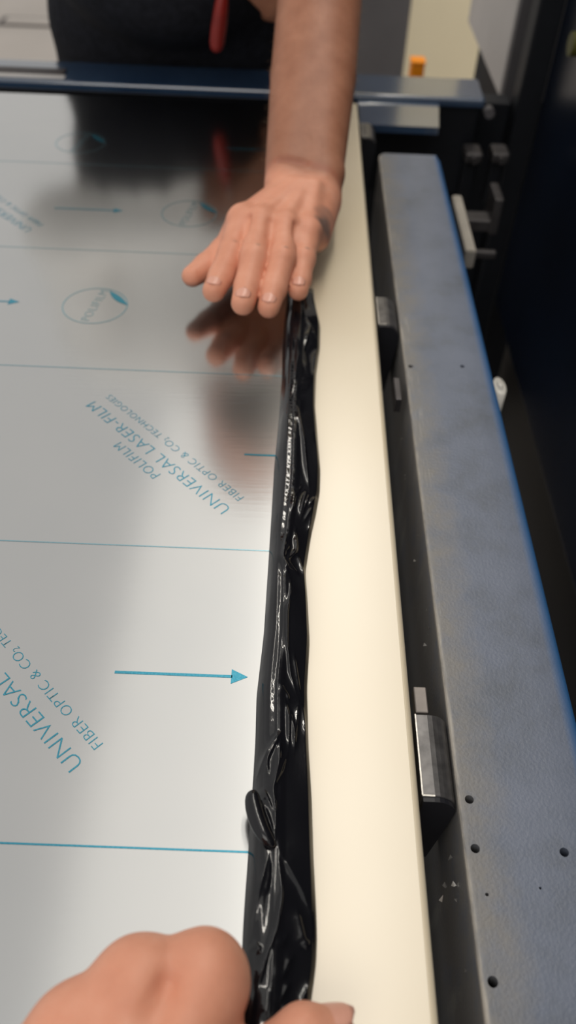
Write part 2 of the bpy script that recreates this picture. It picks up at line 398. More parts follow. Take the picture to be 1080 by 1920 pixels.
# shavings on the beam's inner side and in the gap
bm = bmesh.new()
pts = [(843, 1607), (875, 1660), (867, 1686), (839, 1660), (829, 1690), (879, 1823), (754, 821), (761, 890), (784, 1002), (793, 1043), (776, 1050), (797, 1144), (809, 1176), (803, 1188), (799, 1210), (760, 900)]
for i, px in enumerate(pts):
    c = P(*px, -.03 if i < 6 else -.025); c = np.array([.0862, c[1]*1.0, -.02]) if False else c
    s = .0011 if i < 6 else .0007
    c = np.array([min(c[0], .0858), c[1], c[2]])
    vv = [bm.verts.new(tuple(c+rng.normal(0, s, 3))) for _ in range(4)]
    for q in ((0, 1, 2), (0, 2, 3), (0, 3, 1), (1, 3, 2)): bm.faces.new([vv[k] for k in q])
o = mkbm('metal_shavings', bm, MAT['chip']); tag(o, 'tiny bright metal shavings stuck along the inner side of the beam', 'metal shavings', kind='stuff')

# ------------------------------------------------------------------ dark machine on the right
mach = thing('machine_housing', (.5, .6, -.9), 'dark navy machine housing standing right of the blue beam', 'machine housing')
def panel(name, y0, y1, z0, z1, mat, x=.30): return box(name, (x, y0, z0), (x+.25, y1, z1), mat, mach, bev=.004, seg=3)
panel('side_panel', -.4, 1.085, -.295, .30, MAT['navy'])
panel('upper_panel', -.4, 1.085, .303, .9, MAT['navy'], .304)
panel('plinth', -.4, 1.07, -.9, -.3, MAT['black_and_shade'], .33)
box('corner_post', (.272, 1.09, -.9), (.302, 1.13, .9), MAT['black_and_shade'], mach, bev=.003)
c = PY(1052, 62, .80)
pz = P(1055, 62, .17)
mkbm('knob', cyl_bm((.298, 1.0, .075), .012, .012, 'X', 20), MAT['yellowgreen'], mach)
box('hinge_cover', (.292, .86, .085), (.304, .965, .2), MAT['midgrey'], mach, bev=.003)
o = box('gap_backing', (.16, -.3, -.42), (.265, 1.1, -.36), MAT['black_and_shade'], bev=.004)  # dark backing added so the floor does not brighten the gap
tag(o, 'black tray added to keep the gap between beam and housing dark', 'backing')
# light grey cabinet behind the crossbeam
cab = thing('grey_cabinet', (.38, 1.38, -.9), 'light grey sheet metal cabinet behind the right end of the crossbeam', 'cabinet')
bm = box_bm((.2865, 1.27, -.074), (.62, 1.62, .75), .003); mkbm('body', bm, MAT['lightgrey'], cab)
box('front_panel', (.288, 1.252, -.074), (.62, 1.2695, .75), MAT['midgrey'], cab, bev=.002)
box('slot', (.311, 1.2495, .045), (.333, 1.2535, .4), MAT['black_and_shade'], cab, bev=.0005, seg=1)
box('base', (.31, 1.29, -.9), (.62, 1.6, -.0745), MAT['black_and_shade'], cab, bev=.002)

# small machine parts seen in the dark gap
def small(name, lo, hi, mat, label, cat, group=None, bev=.003):
    return tag(box(name, lo, hi, mat, bev=bev, seg=3), label, cat, group)
a = P(850, 365, -.05); b_ = P(884, 470, -.05)
bm = bmesh.new()
g = .0052
va = [(a[0]-g+.004, a[1]), (a[0]+g+.004, a[1]), (b_[0]+g, b_[1]), (b_[0]-g, b_[1])]
tt = [bm.verts.new((x, y, -.05)) for x, y in va]; bb = [bm.verts.new((x, y, -.07)) for x, y in va]
bm.faces.new(tt); bm.faces.new(bb[::-1])
for i in range(4): bm.faces.new([bb[i], bb[(i+1) % 4], tt[(i+1) % 4], tt[i]])
bmesh.ops.bevel(bm, geom=bm.edges[:], offset=.0012, segments=2, affect='EDGES')
o = mkbm('guide_bar', bm, MAT['beige']); tag(o, 'beige metal bar running along the right side of the blue beam', 'metal bar')
c = P(936, 728, -.055)
bm = cyl_bm((c[0], c[1], -.075), .0052, .05, n=20); bmesh.ops.bevel(bm, geom=[e for e in bm.edges if e.verts[0].co.z > -.06 and e.verts[1].co.z > -.06], offset=.003, segments=3, affect='EDGES')
for v in bm.verts: v.co.y = c[1]+(v.co.y-c[1])*2.4
o = mkbm('white_cap', bm, MAT['white'], None, True); tag(o, 'small white plastic cap peeking out right of the blue beam', 'cap')
for i, (px, lab) in enumerate((((888, 280), 'left one of two dim grey motor blocks below the crossbeam'), ((938, 280), 'right one of two dim grey motor blocks, beside the black post'))):
    c = P(*px, -.05); t = thing('motor_block', (c[0], c[1], -.12), lab, 'motor block', 'motor blocks under the crossbeam')
    box('body', (c[0]-.0105, c[1]-.014, -.062), (c[0]+.0105, c[1]+.018, -.05), MAT['dimmetal'], t, bev=.003, seg=3)
    box('stem', (c[0]-.008, c[1]-.0, -.12), (c[0]+.008, c[1]+.014, -.0621), MAT['black_and_shade'], t, bev=.002)
    mkbm('shaft', cyl_bm((c[0], c[1]-.0175, -.056), .004, .0065, 'Y', 14), MAT['dimmetal'], t)
c = P(905, 395, -.07)
t = thing('bracket', (c[0], c[1], -.11), 'dim steel bracket in the dark gap beside the beige bar', 'bracket')
box('foot', (c[0]-.022, c[1]-.012, -.09), (c[0]+.010, c[1]+.012, -.076), MAT['dimmetal'], t)
box('upright', (c[0]+.0085, c[1]-.014, -.092), (c[0]+.0185, c[1]+.030, -.05), MAT['dimmetal'], t)
c = P(902, 458, -.07)
small('cross_pin', (c[0]-.018, c[1]-.004, -.085), (c[0]+.018, c[1]+.004, -.077), MAT['dimmetal'], 'thin grey cross pin in the gap just below the beige bar', 'pin', bev=.002)

# ------------------------------------------------------------------ background
t = thing('tall_cabinet', (.12, 2.45, -.9), 'dark grey tall cabinet standing before the cream wall, right of the forearm', 'cabinet')
box('body', (-.02, 2.32, -.9), (.2655, 2.7, 1.1), MAT['darkgrey'], t, bev=.004)
box('door', (-.015, 2.306, -.87), (.260, 2.3195, 1.07), MAT['darkgrey'], t, bev=.003)
t = thing('orange_box', (.213, 1.6, -.9), 'small orange box on top of a post behind the crossbeam', 'box')
box('body', (.1945, 1.585, -.19), (.2185, 1.615, -.135), MAT['orange'], t, bev=.003)
box('lid', (.1935, 1.584, -.1348), (.2195, 1.616, -.1305), MAT['orange'], t, bev=.001)
t2 = tag(box('post', (.196, 1.59, -.9), (.218, 1.61, -.1902), MAT['darkgrey'], bev=.002), 'thin dark post hidden behind the crossbeam under the orange box', 'post')
# floor plate lying on the floor at upper left
t = thing('floor_channel', (-.9, 4.4, -.9), 'narrow pale channel cover with dark seams in the beige floor, upper left', 'channel cover')
x0, x1, y0, y1 = -1.42, .6, 4.355, 4.445
box('seam', (x0-.025, y0-.025, -.8999), (x1+.025, y1+.025, -.897), MAT['brown'], t, bev=.0005, seg=1)
box('cover', (x0, y0, -.8969), (x1, y1, -.893), MAT['floor'], t, bev=.001)
o = box('yellow_board', (-2.6, 4.95, -.8999), (-1.72, 5.7, -.86), MAT['yellow'], bev=.004); tag(o, 'pale yellow board lying on the floor in the far upper left corner', 'board')

# ------------------------------------------------------------------ crumpled black film along the sheet edge
LE = [(588, 470), (560, 538), (600, 533), (640, 530), (700, 529), (780, 523), (860, 515), (960, 509), (1040, 504), (1100, 500), (1180, 495), (1300, 481), (1380, 479), (1450, 475), (1540, 468), (1600, 465), (1680, 459), (1760, 454), (1860, 455), (1960, 452)]
LE[0] = (520, 541)
RE = [(520, 588), (560, 590), (610, 601), (650, 600), (700, 593), (760, 591), (830, 597), (880, 601), (920, 600), (960, 593), (1000, 584), (1070, 573), (1120, 577), (1200, 581), (1290, 576), (1400, 579), (1500, 585), (1600, 588), (1700, 593), (1760, 595), (1810, 593), (1860, 586), (1960, 574)]
lw = np.array([P(x, y, .004)[:2] for y, x in LE]); rw = np.array([P(x, y, .002)[:2] for y, x in RE])
lw = lw[np.argsort(lw[:, 1])]; rw = rw[np.argsort(rw[:, 1])]
NV, NU = 1150, 96
y0, y1 = .035, .600
vv = np.linspace(y0, y1, NV); uu = np.linspace(0, 1, NU)
def smooth1(a, k):
    ker = np.hanning(k); ker /= ker.sum(); return np.convolve(np.pad(a, k//2, 'edge'), ker, 'valid')[:len(a)]
xl = smooth1(np.interp(vv, lw[:, 1], lw[:, 0]), 31); xr = smooth1(np.interp(vv, rw[:, 1], rw[:, 0]), 31)
U, V = np.meshgrid(uu, vv); X = xl[:, None]+(xr-xl)[:, None]*U; Y = V.copy()
SL = .0015                                 # the rolled part has a broad top leaning slightly to the right
Zt = np.where(U < .27, .0094*(1-(np.clip(.27-U, 0, 1)/.27)**2.1), .0094-SL*(U-.27))
Zt = Zt-np.clip(U-.44, 0, 1)**2*.16; Zt = np.maximum(Zt, 0)
Zf = (.0092-.0052*(U-.40)/.6)*np.clip((1-U)/.07, 0, 1)**.5; Zf[U < .40] = .0092*(U[U < .40]/.40)
k = .0015; hh = np.clip(.5+.5*(Zt-Zf)/k, 0, 1); Z = Zf*(1-hh)+Zt*hh+k*hh*(1-hh)
Z *= np.clip((y1-Y)/.012, 0, 1)**.5
def c7(p): return [(420+x/3.2, 700+y/3.2) for x, y in p]
def c8(p): return [(420+x*.323, 1300+y*.323) for x, y in p]
RID = [  # polyline in photo pixels, height, half-width, step (one side higher)
 (c7([(410, 130), (440, 200), (480, 380), (495, 520), (515, 670)]), .0022, .0010, .0010),
 (c7([(475, 640), (430, 720), (405, 840)]), .0013, .0008, 0), (c7([(500, 670), (455, 830)]), .0013, .0007, 0), (c7([(520, 680), (460, 850)]), .0012, .0007, 0),
 (c7([(570, 690), (510, 760)]), .0016, .0009, 0), (c7([(565, 800), (500, 910)]), .0014, .0008, 0), (c7([(545, 750), (480, 860)]), .001, .0007, 0),
 (c7([(380, 950), (350, 1100), (390, 1160), (460, 1180)]), .0024, .0010, .0004), (c7([(430, 900), (440, 1040), (380, 1110), (455, 1180)]), .0024, .0009, 0),
 (c7([(400, 1010), (370, 1060), (360, 1120)]), .0016, .0008, 0),
 (c7([(345, 1130), (390, 1190), (400, 1300), (380, 1420), (380, 1600), (400, 1780), (445, 1910)]), .0022, .0009, .0012),
 (c7([(440, 1050), (490, 1180)]), .0012, .0007, 0), (c7([(420, 1640), (465, 1910)]), .0014, .0008, 0), (c7([(340, 1850), (385, 1910), (395, 1960)]), .0013, .0008, 0),
 (c8([(350, 0), (380, 120), (378, 300)]), .0018, .0009, 0), (c8([(380, 60), (410, 180), (415, 300)]), .0015, .0009, 0), (c8([(440, 0), (425, 140), (412, 300)]), .0016, .001, 0),
 (c8([(455, 0), (485, 230)]), .0012, .0008, 0),
 (c8([(345, 200), (250, 330), (180, 470)]), .0020, .0010, .0008), (c8([(330, 230), (245, 380), (260, 480)]), .0018, .0009, 0),
 (c8([(330, 210), (320, 400), (285, 540), (300, 700), (298, 840)]), .0024, .0014, 0), (c8([(375, 310), (330, 450), (280, 560)]), .0016, .0009, 0),
 (c8([(180, 540), (230, 660), (300, 850)]), .0026, .0012, .001), (c8([(220, 530), (270, 660), (290, 700)]), .0015, .0009, 0),
 (c8([(300, 880), (450, 1110), (520, 1260)]), .0012, .0016, .0014),
 (c8([(260, 930), (200, 1150), (155, 1440)]), .0018, .0009, -.0010), (c8([(315, 940), (340, 1150), (310, 1350), (250, 1510), (150, 1850)]), .0022, .0009, .0012),
 (c8([(265, 960), (262, 1060), (240, 1160)]), .0012, .0014, 0),
 (c8([(425, 1220), (470, 1400), (500, 1430)]), .0020, .0014, 0), (c8([(500, 1400), (480, 1460)]), .0014, .001, 0), (c8([(405, 1490), (330, 1670)]), .0020, .0013, 0), (c8([(390, 1650), (320, 1800)]), .0018, .0011, 0), (c8([(370, 1760), (330, 1920)]), .0016, .0012, 0),
 (c8([(380, 1370), (330, 1470)]), .0012, .0012, 0), (c8([(170, 1420), (210, 1480), (180, 1500)]), .0018, .0010, 0), (c8([(510, 1640), (450, 1780)]), .0010, .0006, 0), (c8([(260, 1680), (240, 1900)]), .0014, .0016, 0),
 # far stretch near the hand
 ([(540, 590), (536, 660), (532, 720)], .0014, .0008, 0), ([(585, 600), (570, 650), (578, 700)], .0015, .0010, 0), ([(596, 640), (588, 700)], .0012, .0008, 0), ([(552, 600), (560, 660), (548, 735)], .0012, .0009, 0), ([(575, 590), (595, 622)], .0012, .0009, 0)]
D = np.zeros_like(Z)
for pl, hgt, wd, st in RID:
    q = np.array([P(x, y, .011)[:2] for x, y in pl])
    # resample the polyline smoothly
    t = np.r_[0, np.cumsum(np.linalg.norm(np.diff(q, axis=0), axis=1))]; n_s = max(8, int(t[-1]/.0015))
    tt = np.linspace(0, t[-1], n_s); q = np.stack([np.interp(tt, t, q[:, 0]), np.interp(tt, t, q[:, 1])], 1)
    if n_s > 12:
        q[:, 0] = smooth1(q[:, 0], 7); q[1:-1, 1] = q[1:-1, 1]
    lo = np.searchsorted(vv, q[:, 1].min()-.012); hi = np.searchsorted(vv, q[:, 1].max()+.012)
    px = X[lo:hi].ravel(); py = Y[lo:hi].ravel()
    best = np.full(px.shape, 1e9); side = np.zeros(px.shape); tp = np.zeros(px.shape)
    for i in range(len(q)-1):
        a, b_ = q[i], q[i+1]; d = b_-a; L2 = d@d+1e-14
        s = np.clip(((px-a[0])*d[0]+(py-a[1])*d[1])/L2, 0, 1)
        dx = px-a[0]-s*d[0]; dy = py-a[1]-s*d[1]; r2 = dx*dx+dy*dy
        m_ = r2 < best; best[m_] = r2[m_]; side[m_] = np.sign(d[0]*dy-d[1]*dx)[m_]; tp[m_] = ((i+s)/(len(q)-1))[m_]
    r = np.sqrt(best); fade = np.clip(np.minimum(tp, 1-tp)*3.5+.06, 0, 1)
    w_ = np.where(side*(1 if st >= 0 else -1) > 0, wd*.75, wd*2.3); prof_ = .62*hgt*np.exp(-(r/w_)**1.35)*fade + (st*.5*np.tanh(side*r/wd)*np.exp(-(r/.006)**2)*fade if st else 0)
    D[lo:hi] += prof_.reshape(D[lo:hi].shape)
# fine ripples across the rolled left part
rip = np.sin((Y*1.0+X*.55)*1350+2.2*np.sin(Y*160)+1.5*np.sin(Y*410+1))*np.exp(-((U-.35)/.14)**2)
amp = np.interp(vv, [.03, .15, .20, .23, .25, .29, .305, .32, .42, .47, .5, .6], [.1, .2, .55, .6, .2, .45, .1, .5, 1, .7, .1, .1])
D += .00005*rip*amp[:, None]
lowf = np.sin(Y*95+U*.8)*.0005+np.sin(Y*47+1.3-U*.6)*.0006+np.sin(Y*210-U*1.5)*.00015+np.clip(U-.5, 0, 1)*(np.sin(Y*120+U*4)+np.sin(Y*61+2-U*5))*.0009
edge = np.clip(np.minimum(U/.10, (1-U)/.06), 0, 1)
Z = np.maximum(Z+(D+lowf)*edge, 0)*1.0+.0004
verts = np.stack([X, Y, Z], 2).reshape(-1, 3)
idx = np.arange(NV*NU).reshape(NV, NU)
quads = np.stack([idx[:-1, :-1], idx[:-1, 1:], idx[1:, 1:], idx[1:, :-1]], 2).reshape(-1, 4)
film = thing('black_film', (.005, .3, 0), 'crumpled glossy black plastic film bunched along the edge of the steel sheet', 'plastic film')
mk('film_bundle', verts, quads, MAT['film'], film, True)
# folded flap sticking out to the left
fl = [(476, 1478), (466, 1470), (458, 1478), (458, 1492), (466, 1515), (474, 1540), (482, 1562), (497, 1578), (515, 1590)]
def tube(path, rad, ns=14, flatz=1.0):
    path = np.array(path); n = len(path); vs = []; fs = []
    for i in range(n):
        tdir = path[min(i+1, n-1)]-path[max(i-1, 0)]; tdir /= np.linalg.norm(tdir)
        up = np.array([0, 0, 1.0]); s_ = np.cross(tdir, up); s_ /= np.linalg.norm(s_)+1e-9; up = np.cross(s_, tdir)
        for j in range(ns):
            a_ = 2*math.pi*j/ns; vs.append(path[i]+rad[i]*(math.cos(a_)*s_+flatz*math.sin(a_)*up))
    for i in range(n-1):
        for j in range(ns): fs.append([i*ns+j, i*ns+(j+1) % ns, (i+1)*ns+(j+1) % ns, (i+1)*ns+j])
    fs.append(list(range(ns))[::-1]); fs.append([(n-1)*ns+j for j in range(ns)])
    return vs, fs
ax = [(483, 1484), (473, 1490), (475, 1512), (483, 1540), (493, 1562), (508, 1582), (518, 1592)]
path = [P(x, y, z) for (x, y), z in zip(ax, (.013, .0125, .0125, .013, .0135, .0125, .009))]
v_, f_ = tube(path, [.0018, .0036, .0040, .0040, .0034, .0026, .001], 16, .9)
o = mk('folded_flap', v_, f_, MAT['film'], film, True); md = o.modifiers.new('s', 'SUBSURF'); md.levels = 2; md.render_levels = 2

# ------------------------------------------------------------------ bodies: smooth distance fields meshed by surface nets
def surface_nets(f, lo, h):
    """f: 3D array (negative inside), lo: origin, h: voxel -> verts, quads"""
    s = f < 0
    nx, ny, nz = f.shape
    cnt = np.zeros((nx-1, ny-1, nz-1), np.int8)
    for dx in (0, 1):
        for dy in (0, 1):
            for dz in (0, 1): cnt += s[dx:nx-1+dx, dy:ny-1+dy, dz:nz-1+dz]
    act = (cnt > 0) & (cnt < 8); ci = np.argwhere(act)
    vid = -np.ones(act.shape, np.int32); vid[act] = np.arange(len(ci))
    corners = [(a, b, c) for a in (0, 1) for b in (0, 1) for c in (0, 1)]
    vals = np.stack([f[ci[:, 0]+a, ci[:, 1]+b, ci[:, 2]+c] for a, b, c in corners], 1)
    acc = np.zeros((len(ci), 3)); n = np.zeros(len(ci))
    for i in range(8):
        for j in range(i+1, 8):
            d = np.array(corners[j])-np.array(corners[i])
            if abs(d).sum() != 1: continue
            m = (vals[:, i] < 0) != (vals[:, j] < 0)
            t = vals[m, i]/(vals[m, i]-vals[m, j])
            acc[m] += np.array(corners[i])+t[:, None]*d; n[m] += 1
    v = np.array(lo)+h*(ci+acc/n[:, None])
    q = []
    for ax in range(3):
        o1, o2 = [(1, 2), (2, 0), (0, 1)][ax]
        sl0 = [slice(None)]*3; sl1 = [slice(None)]*3; sl0[ax] = slice(0, -1); sl1[ax] = slice(1, None)
        a, b = s[tuple(sl0)], s[tuple(sl1)]
        e = np.argwhere(a != b); sg = a[tuple(e.T)]
        ok = (e[:, o1] > 0) & (e[:, o2] > 0) & (e[:, o1] < f.shape[o1]-1) & (e[:, o2] < f.shape[o2]-1); e = e[ok]; sg = sg[ok]
        def g(d1, d2):
            c = e.copy(); c[:, o1] -= d1; c[:, o2] -= d2; return vid[tuple(c.T)]
        A0, B0, C0, D0 = g(1, 1), g(0, 1), g(0, 0), g(1, 0)
        qq = np.stack([A0, B0, C0, D0], 1); qq[~sg] = qq[~sg][:, ::-1]; q.append(qq)
    return v, np.concatenate(q)
class Field:
    def __init__(s, lo, hi, h):
        s.lo = np.array(lo, np.float32); s.h = h; s.n = np.ceil((np.array(hi)-np.array(lo))/h).astype(int)+1
        s.ax = [s.lo[i]+h*np.arange(s.n[i], dtype=np.float32) for i in range(3)]
        s.f = np.full(s.n, 1.0, np.float32)
    def sub(s, lo, hi):
        r = []
        for i in range(3):
            a = int(np.clip(np.floor((lo[i]-s.lo[i])/s.h), 0, s.n[i]-1)); b = int(np.clip(np.ceil((hi[i]-s.lo[i])/s.h)+1, a+1, s.n[i])); r.append(slice(a, b))
        return tuple(r)
    def pts(s, sl): return s.ax[0][sl[0]][:, None, None], s.ax[1][sl[1]][None, :, None], s.ax[2][sl[2]][None, None, :]
    def cone(s, a, b, ra, rb, k=.006, f=None, flat=None):
        """rounded cone from a to b; flat=(axis vector, ratio): squeezed along that axis"""
        a = np.array(a, float); b = np.array(b, float); m = max(ra, rb)+k*1.5+.012
        sl = s.sub(np.minimum(a, b)-m, np.maximum(a, b)+m); x, y, z = s.pts(sl)
        d = b-a; L2 = float(d@d)+1e-12
        px, py, pz = x-a[0], y-a[1], z-a[2]
        t = np.clip((px*d[0]+py*d[1]+pz*d[2])/L2, 0, 1).astype(np.float32)
        qx, qy, qz = px-t*d[0], py-t*d[1], pz-t*d[2]
        r2 = qx*qx+qy*qy+qz*qz
        if flat is not None:
            n = np.array(flat[0], float); n /= np.linalg.norm(n); w = qx*n[0]+qy*n[1]+qz*n[2]
            r2 = r2+w*w*(1/flat[1]**2-1)
        dist = np.sqrt(r2)-(ra+(rb-ra)*t)
        s.blend(sl, dist, k, f)
    def ell(s, c, r, k=.006, R=None, f=None):
        c = np.array(c, float); r = np.array(r, float); m = r.max()+k*1.5+.012
        sl = s.sub(c-m, c+m); x, y, z = s.pts(sl); p = [x-c[0], y-c[1], z-c[2]]
        if R is not None: p = [R[0][i]*p[0]+R[1][i]*p[1]+R[2][i]*p[2] for i in range(3)]
        q = np.sqrt((p[0]/r[0])**2+(p[1]/r[1])**2+(p[2]/r[2])**2); g = np.sqrt((p[0]/r[0]**2)**2+(p[1]/r[1]**2)**2+(p[2]/r[2]**2)**2)+1e-9
        s.blend(sl, q*(q-1)/g, k, f)
    def blend(s, sl, d, k, f=None):
        F_ = s.f if f is None else f; o = F_[sl]
        if k > 1e-5:
            h = np.clip(.5+.5*(o-d)/k, 0, 1); F_[sl] = o+(d-o)*h-k*h*(1-h)
        else: F_[sl] = np.minimum(o, d)
    def carve(s, a, b, r, k=.003):
        a = np.array(a, float); b = np.array(b, float); m = r+k+.004
        sl = s.sub(np.minimum(a, b)-m, np.maximum(a, b)+m); x, y, z = s.pts(sl); d = b-a; L2 = float(d@d)+1e-12
        px, py, pz = x-a[0], y-a[1], z-a[2]; t = np.clip((px*d[0]+py*d[1]+pz*d[2])/L2, 0, 1)
        dd = r-np.sqrt((px-t*d[0])**2+(py-t*d[1])**2+(pz-t*d[2])**2); o = s.f[sl]
        h = np.clip(.5-.5*(o-dd)/k, 0, 1); s.f[sl] = o+(dd-o)*h+k*h*(1-h)
    def mesh(s, f=None): return surface_nets(s.f if f is None else f, s.lo, s.h)
def set_skin(o, wv, fn):
    me = o.data; at = me.attributes.new('skin', 'FLOAT_COLOR', 'POINT')
    c = np.ones((len(wv), 4), np.float32); c[:, :3] = fn(wv); at.data.foreach_set('color', c.ravel())
def vnoise(p, s, seed=0):
    r = np.random.default_rng(seed); o = np.zeros(len(p))
    for i in range(6):
        k_ = r.normal(0, 1, 3); k_ *= s/np.linalg.norm(k_)*r.uniform(.6, 1.6); o += np.sin(p@k_+r.uniform(0, 6.28))
    return o/6

def finger(fd, pts, radii, f, kk=.003):
    for i in range(len(pts)-1): fd.cone(pts[i], pts[i+1], radii[i], radii[i+1], kk, f)

# --- worker opposite: left forearm and hand at fine resolution
V3 = lambda *a: np.array(a, float)
wr = V3(.0056, .684, .046)
FIN = {'index': [V3(-.0426, .622, .0450), V3(-.0480, .584, .0375), V3(-.0540, .5615, .0318), V3(-.0585, .5455, .0290)],
       'middle': [V3(-.0268, .613, .0480), V3(-.0300, .5720, .0420), V3(-.0335, .5470, .0325), V3(-.0358, .5300, .0290)],
       'ring': [V3(-.0080, .611, .0465), V3(-.0088, .5715, .0415), V3(-.0138, .5470, .0315), V3(-.0168, .5310, .0262)],
       'little': [V3(.0105, .616, .0415), V3(.0072, .585, .0345), V3(.0055, .5670, .0290), V3(.0045, .5540, .0270)]}
RAD = {'index': [.0116, .0107, .0098, .0086], 'middle': [.0118, .0107, .0100, .0088], 'ring': [.0112, .0103, .0096, .0084], 'little': [.0102, .0092, .0086, .0076]}
fd = Field((-.105, .52, -.005), (.085, 1.0, .235), .0014)
el = V3(.013, .925, .152)
up = V3(0, -.38, .92)
du = V3(.0126, 0, .0)
# forearm: two bones that part towards the elbow
bones = []
for x0, x1, x2, ra, rb, rc in ((-.0140, -.001, -.004, .0190, .0262, .0325), (.0145, .0235, .0115, .0185, .0262, .0325)):
    g = np.full(fd.n, 1.0, np.float32)
    fd.cone(wr+V3(x0, .004, 0), V3(x1, .80, .0955), ra, rb, .002, g); fd.cone(V3(x1, .80, .0955), el+V3(x2, 0, 0), rb, rc, .002, g); bones.append(g)
h_ = np.clip(.5+.5*(bones[0]-bones[1])/.018, 0, 1); fd.f = bones[0]+(bones[1]-bones[0])*h_-.018*h_*(1-h_)
fd.cone(V3(.010, .77, .075), el+V3(0, 0, -.010), .022, .030, .006)
fd.cone(el, V3(.035, 1.0, .285), .040, .046, .02)
# palm
for nme, (rw_, rm) in zip(FIN, ((.0135, .0125), (.0140, .0128), (.0140, .0122), (.0135, .0118))):
    st_ = wr+V3({'index': -.013, 'middle': -.005, 'ring': .006, 'little': .014}[nme], -.006, -.001)
    fd.cone(st_, FIN[nme][0]+V3(0, .004, -.0035), rw_, rm, .009)
fd.cone(wr+V3(.019, -.012, -.008), FIN['little'][0]+V3(.0065, .010, -.010), .0130, .0118, .010)          # heel of the little-finger side
fd.cone(wr+V3(-.016, -.014, -.008), V3(-.0430, .628, .031), .0140, .0120, .010)                           # ball of the thumb
hf = np.full(fd.n, 1.0, np.float32)
for nme in FIN: 
    g = np.full(fd.n, 1.0, np.float32); finger(fd, FIN[nme], RAD[nme], g, .003)
    fd.ell(FIN[nme][1]+V3(0, .001, .0022), (.0088, .0085, .0082), .004, f=g)
    hf = np.minimum(hf, g)
th = [V3(-.0425, .640, .030), V3(-.0560, .607, .0265), V3(-.0680, .5850, .0255), V3(-.0775, .5715, .0250)]
g = np.full(fd.n, 1.0, np.float32); finger(fd, th, [.0125, .0115, .0102, .0082], g, .003); 
h_ = np.clip(.5+.5*(fd.f-g)/.008, 0, 1); fd.f = fd.f+(g-fd.f)*h_-.008*h_*(1-h_)
h_ = np.clip(.5+.5*(fd.f-hf)/.0045, 0, 1); fd.f = fd.f+(hf-fd.f)*h_-.0045*h_*(1-h_)
for nme in FIN: fd.ell(FIN[nme][0]+V3(0, -.001, .0055), (.0080, .0095, .0060), .008)                      # knuckles
for nme, st_ in (('index', -.010), ('middle', -.003), ('ring', .004), ('little', .011)):                  # tendons
    fd.cone(wr+V3(st_, -.02, .0125), FIN[nme][0]+V3(0, .006, .0064), .0026, .0026, .009)
fd.ell(wr+V3(.0235, .012, .009), (.009, .010, .008), .010)                                                # ulna head
for a_, b_ in (('index', 'middle'), ('middle', 'ring'), ('ring', 'little')):                            # webs
    for t_ in (.0, .22, .42): fd.cone(FIN[a_][0]*(1-t_)+FIN[a_][1]*t_+V3(0, 0, -.0015), FIN[b_][0]*(1-t_)+FIN[b_][1]*t_+V3(0, 0, -.0015), .0085-.003*t_, .0085-.003*t_, .005)
# creases: back of the wrist, between the knuckles
for xa, xb, ya, za in ((-.020, .000, .006, .0215), (.006, .024, -.004, .0205)): fd.carve(wr+V3(xa, ya, za), wr+V3(xb, ya-.004, za+.0005), .0021, .005)
for a_, b_ in (('index', 'middle'), ('middle', 'ring'), ('ring', 'little')):
    p = (FIN[a_][0]+FIN[b_][0])/2; q = (FIN[a_][1]+FIN[b_][1])/2
    fd.carve(p*.75+q*.25+V3(0, .0, .0112), p*.35+q*.65+V3(0, 0, .0080), .0020, .004)
va, qa = fd.mesh()
va += (vnoise(va, 120, 2)*.00035)[:, None]*np.array([0, -.3, 1])
# --- worker: whole body, coarser, joined inside the sleeve
bd = Field((-.48, .86, -.92), (.20, 1.50, .92), .0085)
hipc = V3(-.158, 1.235, .03)
def leg(sx_, f=None):
    hip = hipc+V3(sx_*.085, .01, -.03); kn = V3(hipc[0]+sx_*.10, 1.235, -.44); an = V3(hipc[0]+sx_*.11, 1.26, -.83)
    bd.cone(hip, kn, .082, .056, .04, f); bd.cone(kn, an, .056, .038, .03, f)
    bd.cone(an+V3(0, .02, -.045), an+V3(0, -.14, -.055), .034, .028, .02, f)
for s_ in (-1, 1): leg(s_)
X_ = (1, 0, 0); FL = (V3(0, 1, -.2), .72)
bd.cone(hipc+V3(-.055, 0, .02), hipc+V3(.055, 0, .02), .104, .104, .03, flat=(V3(0, 1, 0), .92))
bd.ell(V3(-.162, 1.160, .128), (.138, .118, .106), .02)                                                  # belly leaning over the crossbeam
bd.cone(hipc+V3(0, -.01, .05), V3(-.145, 1.195, .25), .130, .142, .04, flat=FL)
bd.cone(V3(-.145, 1.195, .25), V3(-.125, 1.14, .38), .142, .140, .05, flat=(V3(0, 1, -.35), .66))
shl, shr = V3(.060, 1.105, .410), V3(-.295, 1.14, .415)
bd.cone(V3(-.05, 1.12, .42), shl, .060, .056, .05); bd.cone(V3(-.19, 1.13, .42), shr, .060, .056, .05)
bd.cone(V3(-.100, 1.115, .43), V3(-.065, 1.06, .475), .060, .054, .03)
hc = V3(-.048, 1.0, .490)
bd.ell(hc+V3(0, .012, .02), (.075, .094, .098), .02); bd.ell(hc+V3(.004, -.030, -.035), (.056, .062, .068), .02)
bd.cone(hc+V3(.004, -.080, -.005), hc+V3(.006, -.100, -.026), .010, .015, .010)                           # nose
bd.cone(hc+V3(-.018, -.080, -.058), hc+V3(.028, -.080, -.058), .008, .008, .008)                          # mouth
for s_ in (-1, 1):
    bd.ell(hc+V3(s_*.074, .010, -.005), (.012, .02, .032), .008)                                         # ears
    bd.carve(hc+V3(s_*.030+.003, -.085, .012), hc+V3(s_*.034+.003, -.088, .012), .010, .01)              # eye sockets
    bd.ell(hc+V3(s_*.031+.003, -.068, .012), (.013, .013, .012), .003)
bd.cone(shl, el, .052, .036, .03)
elr, wrr = V3(-.320, 1.085, .215), V3(-.100, 1.032, .152)
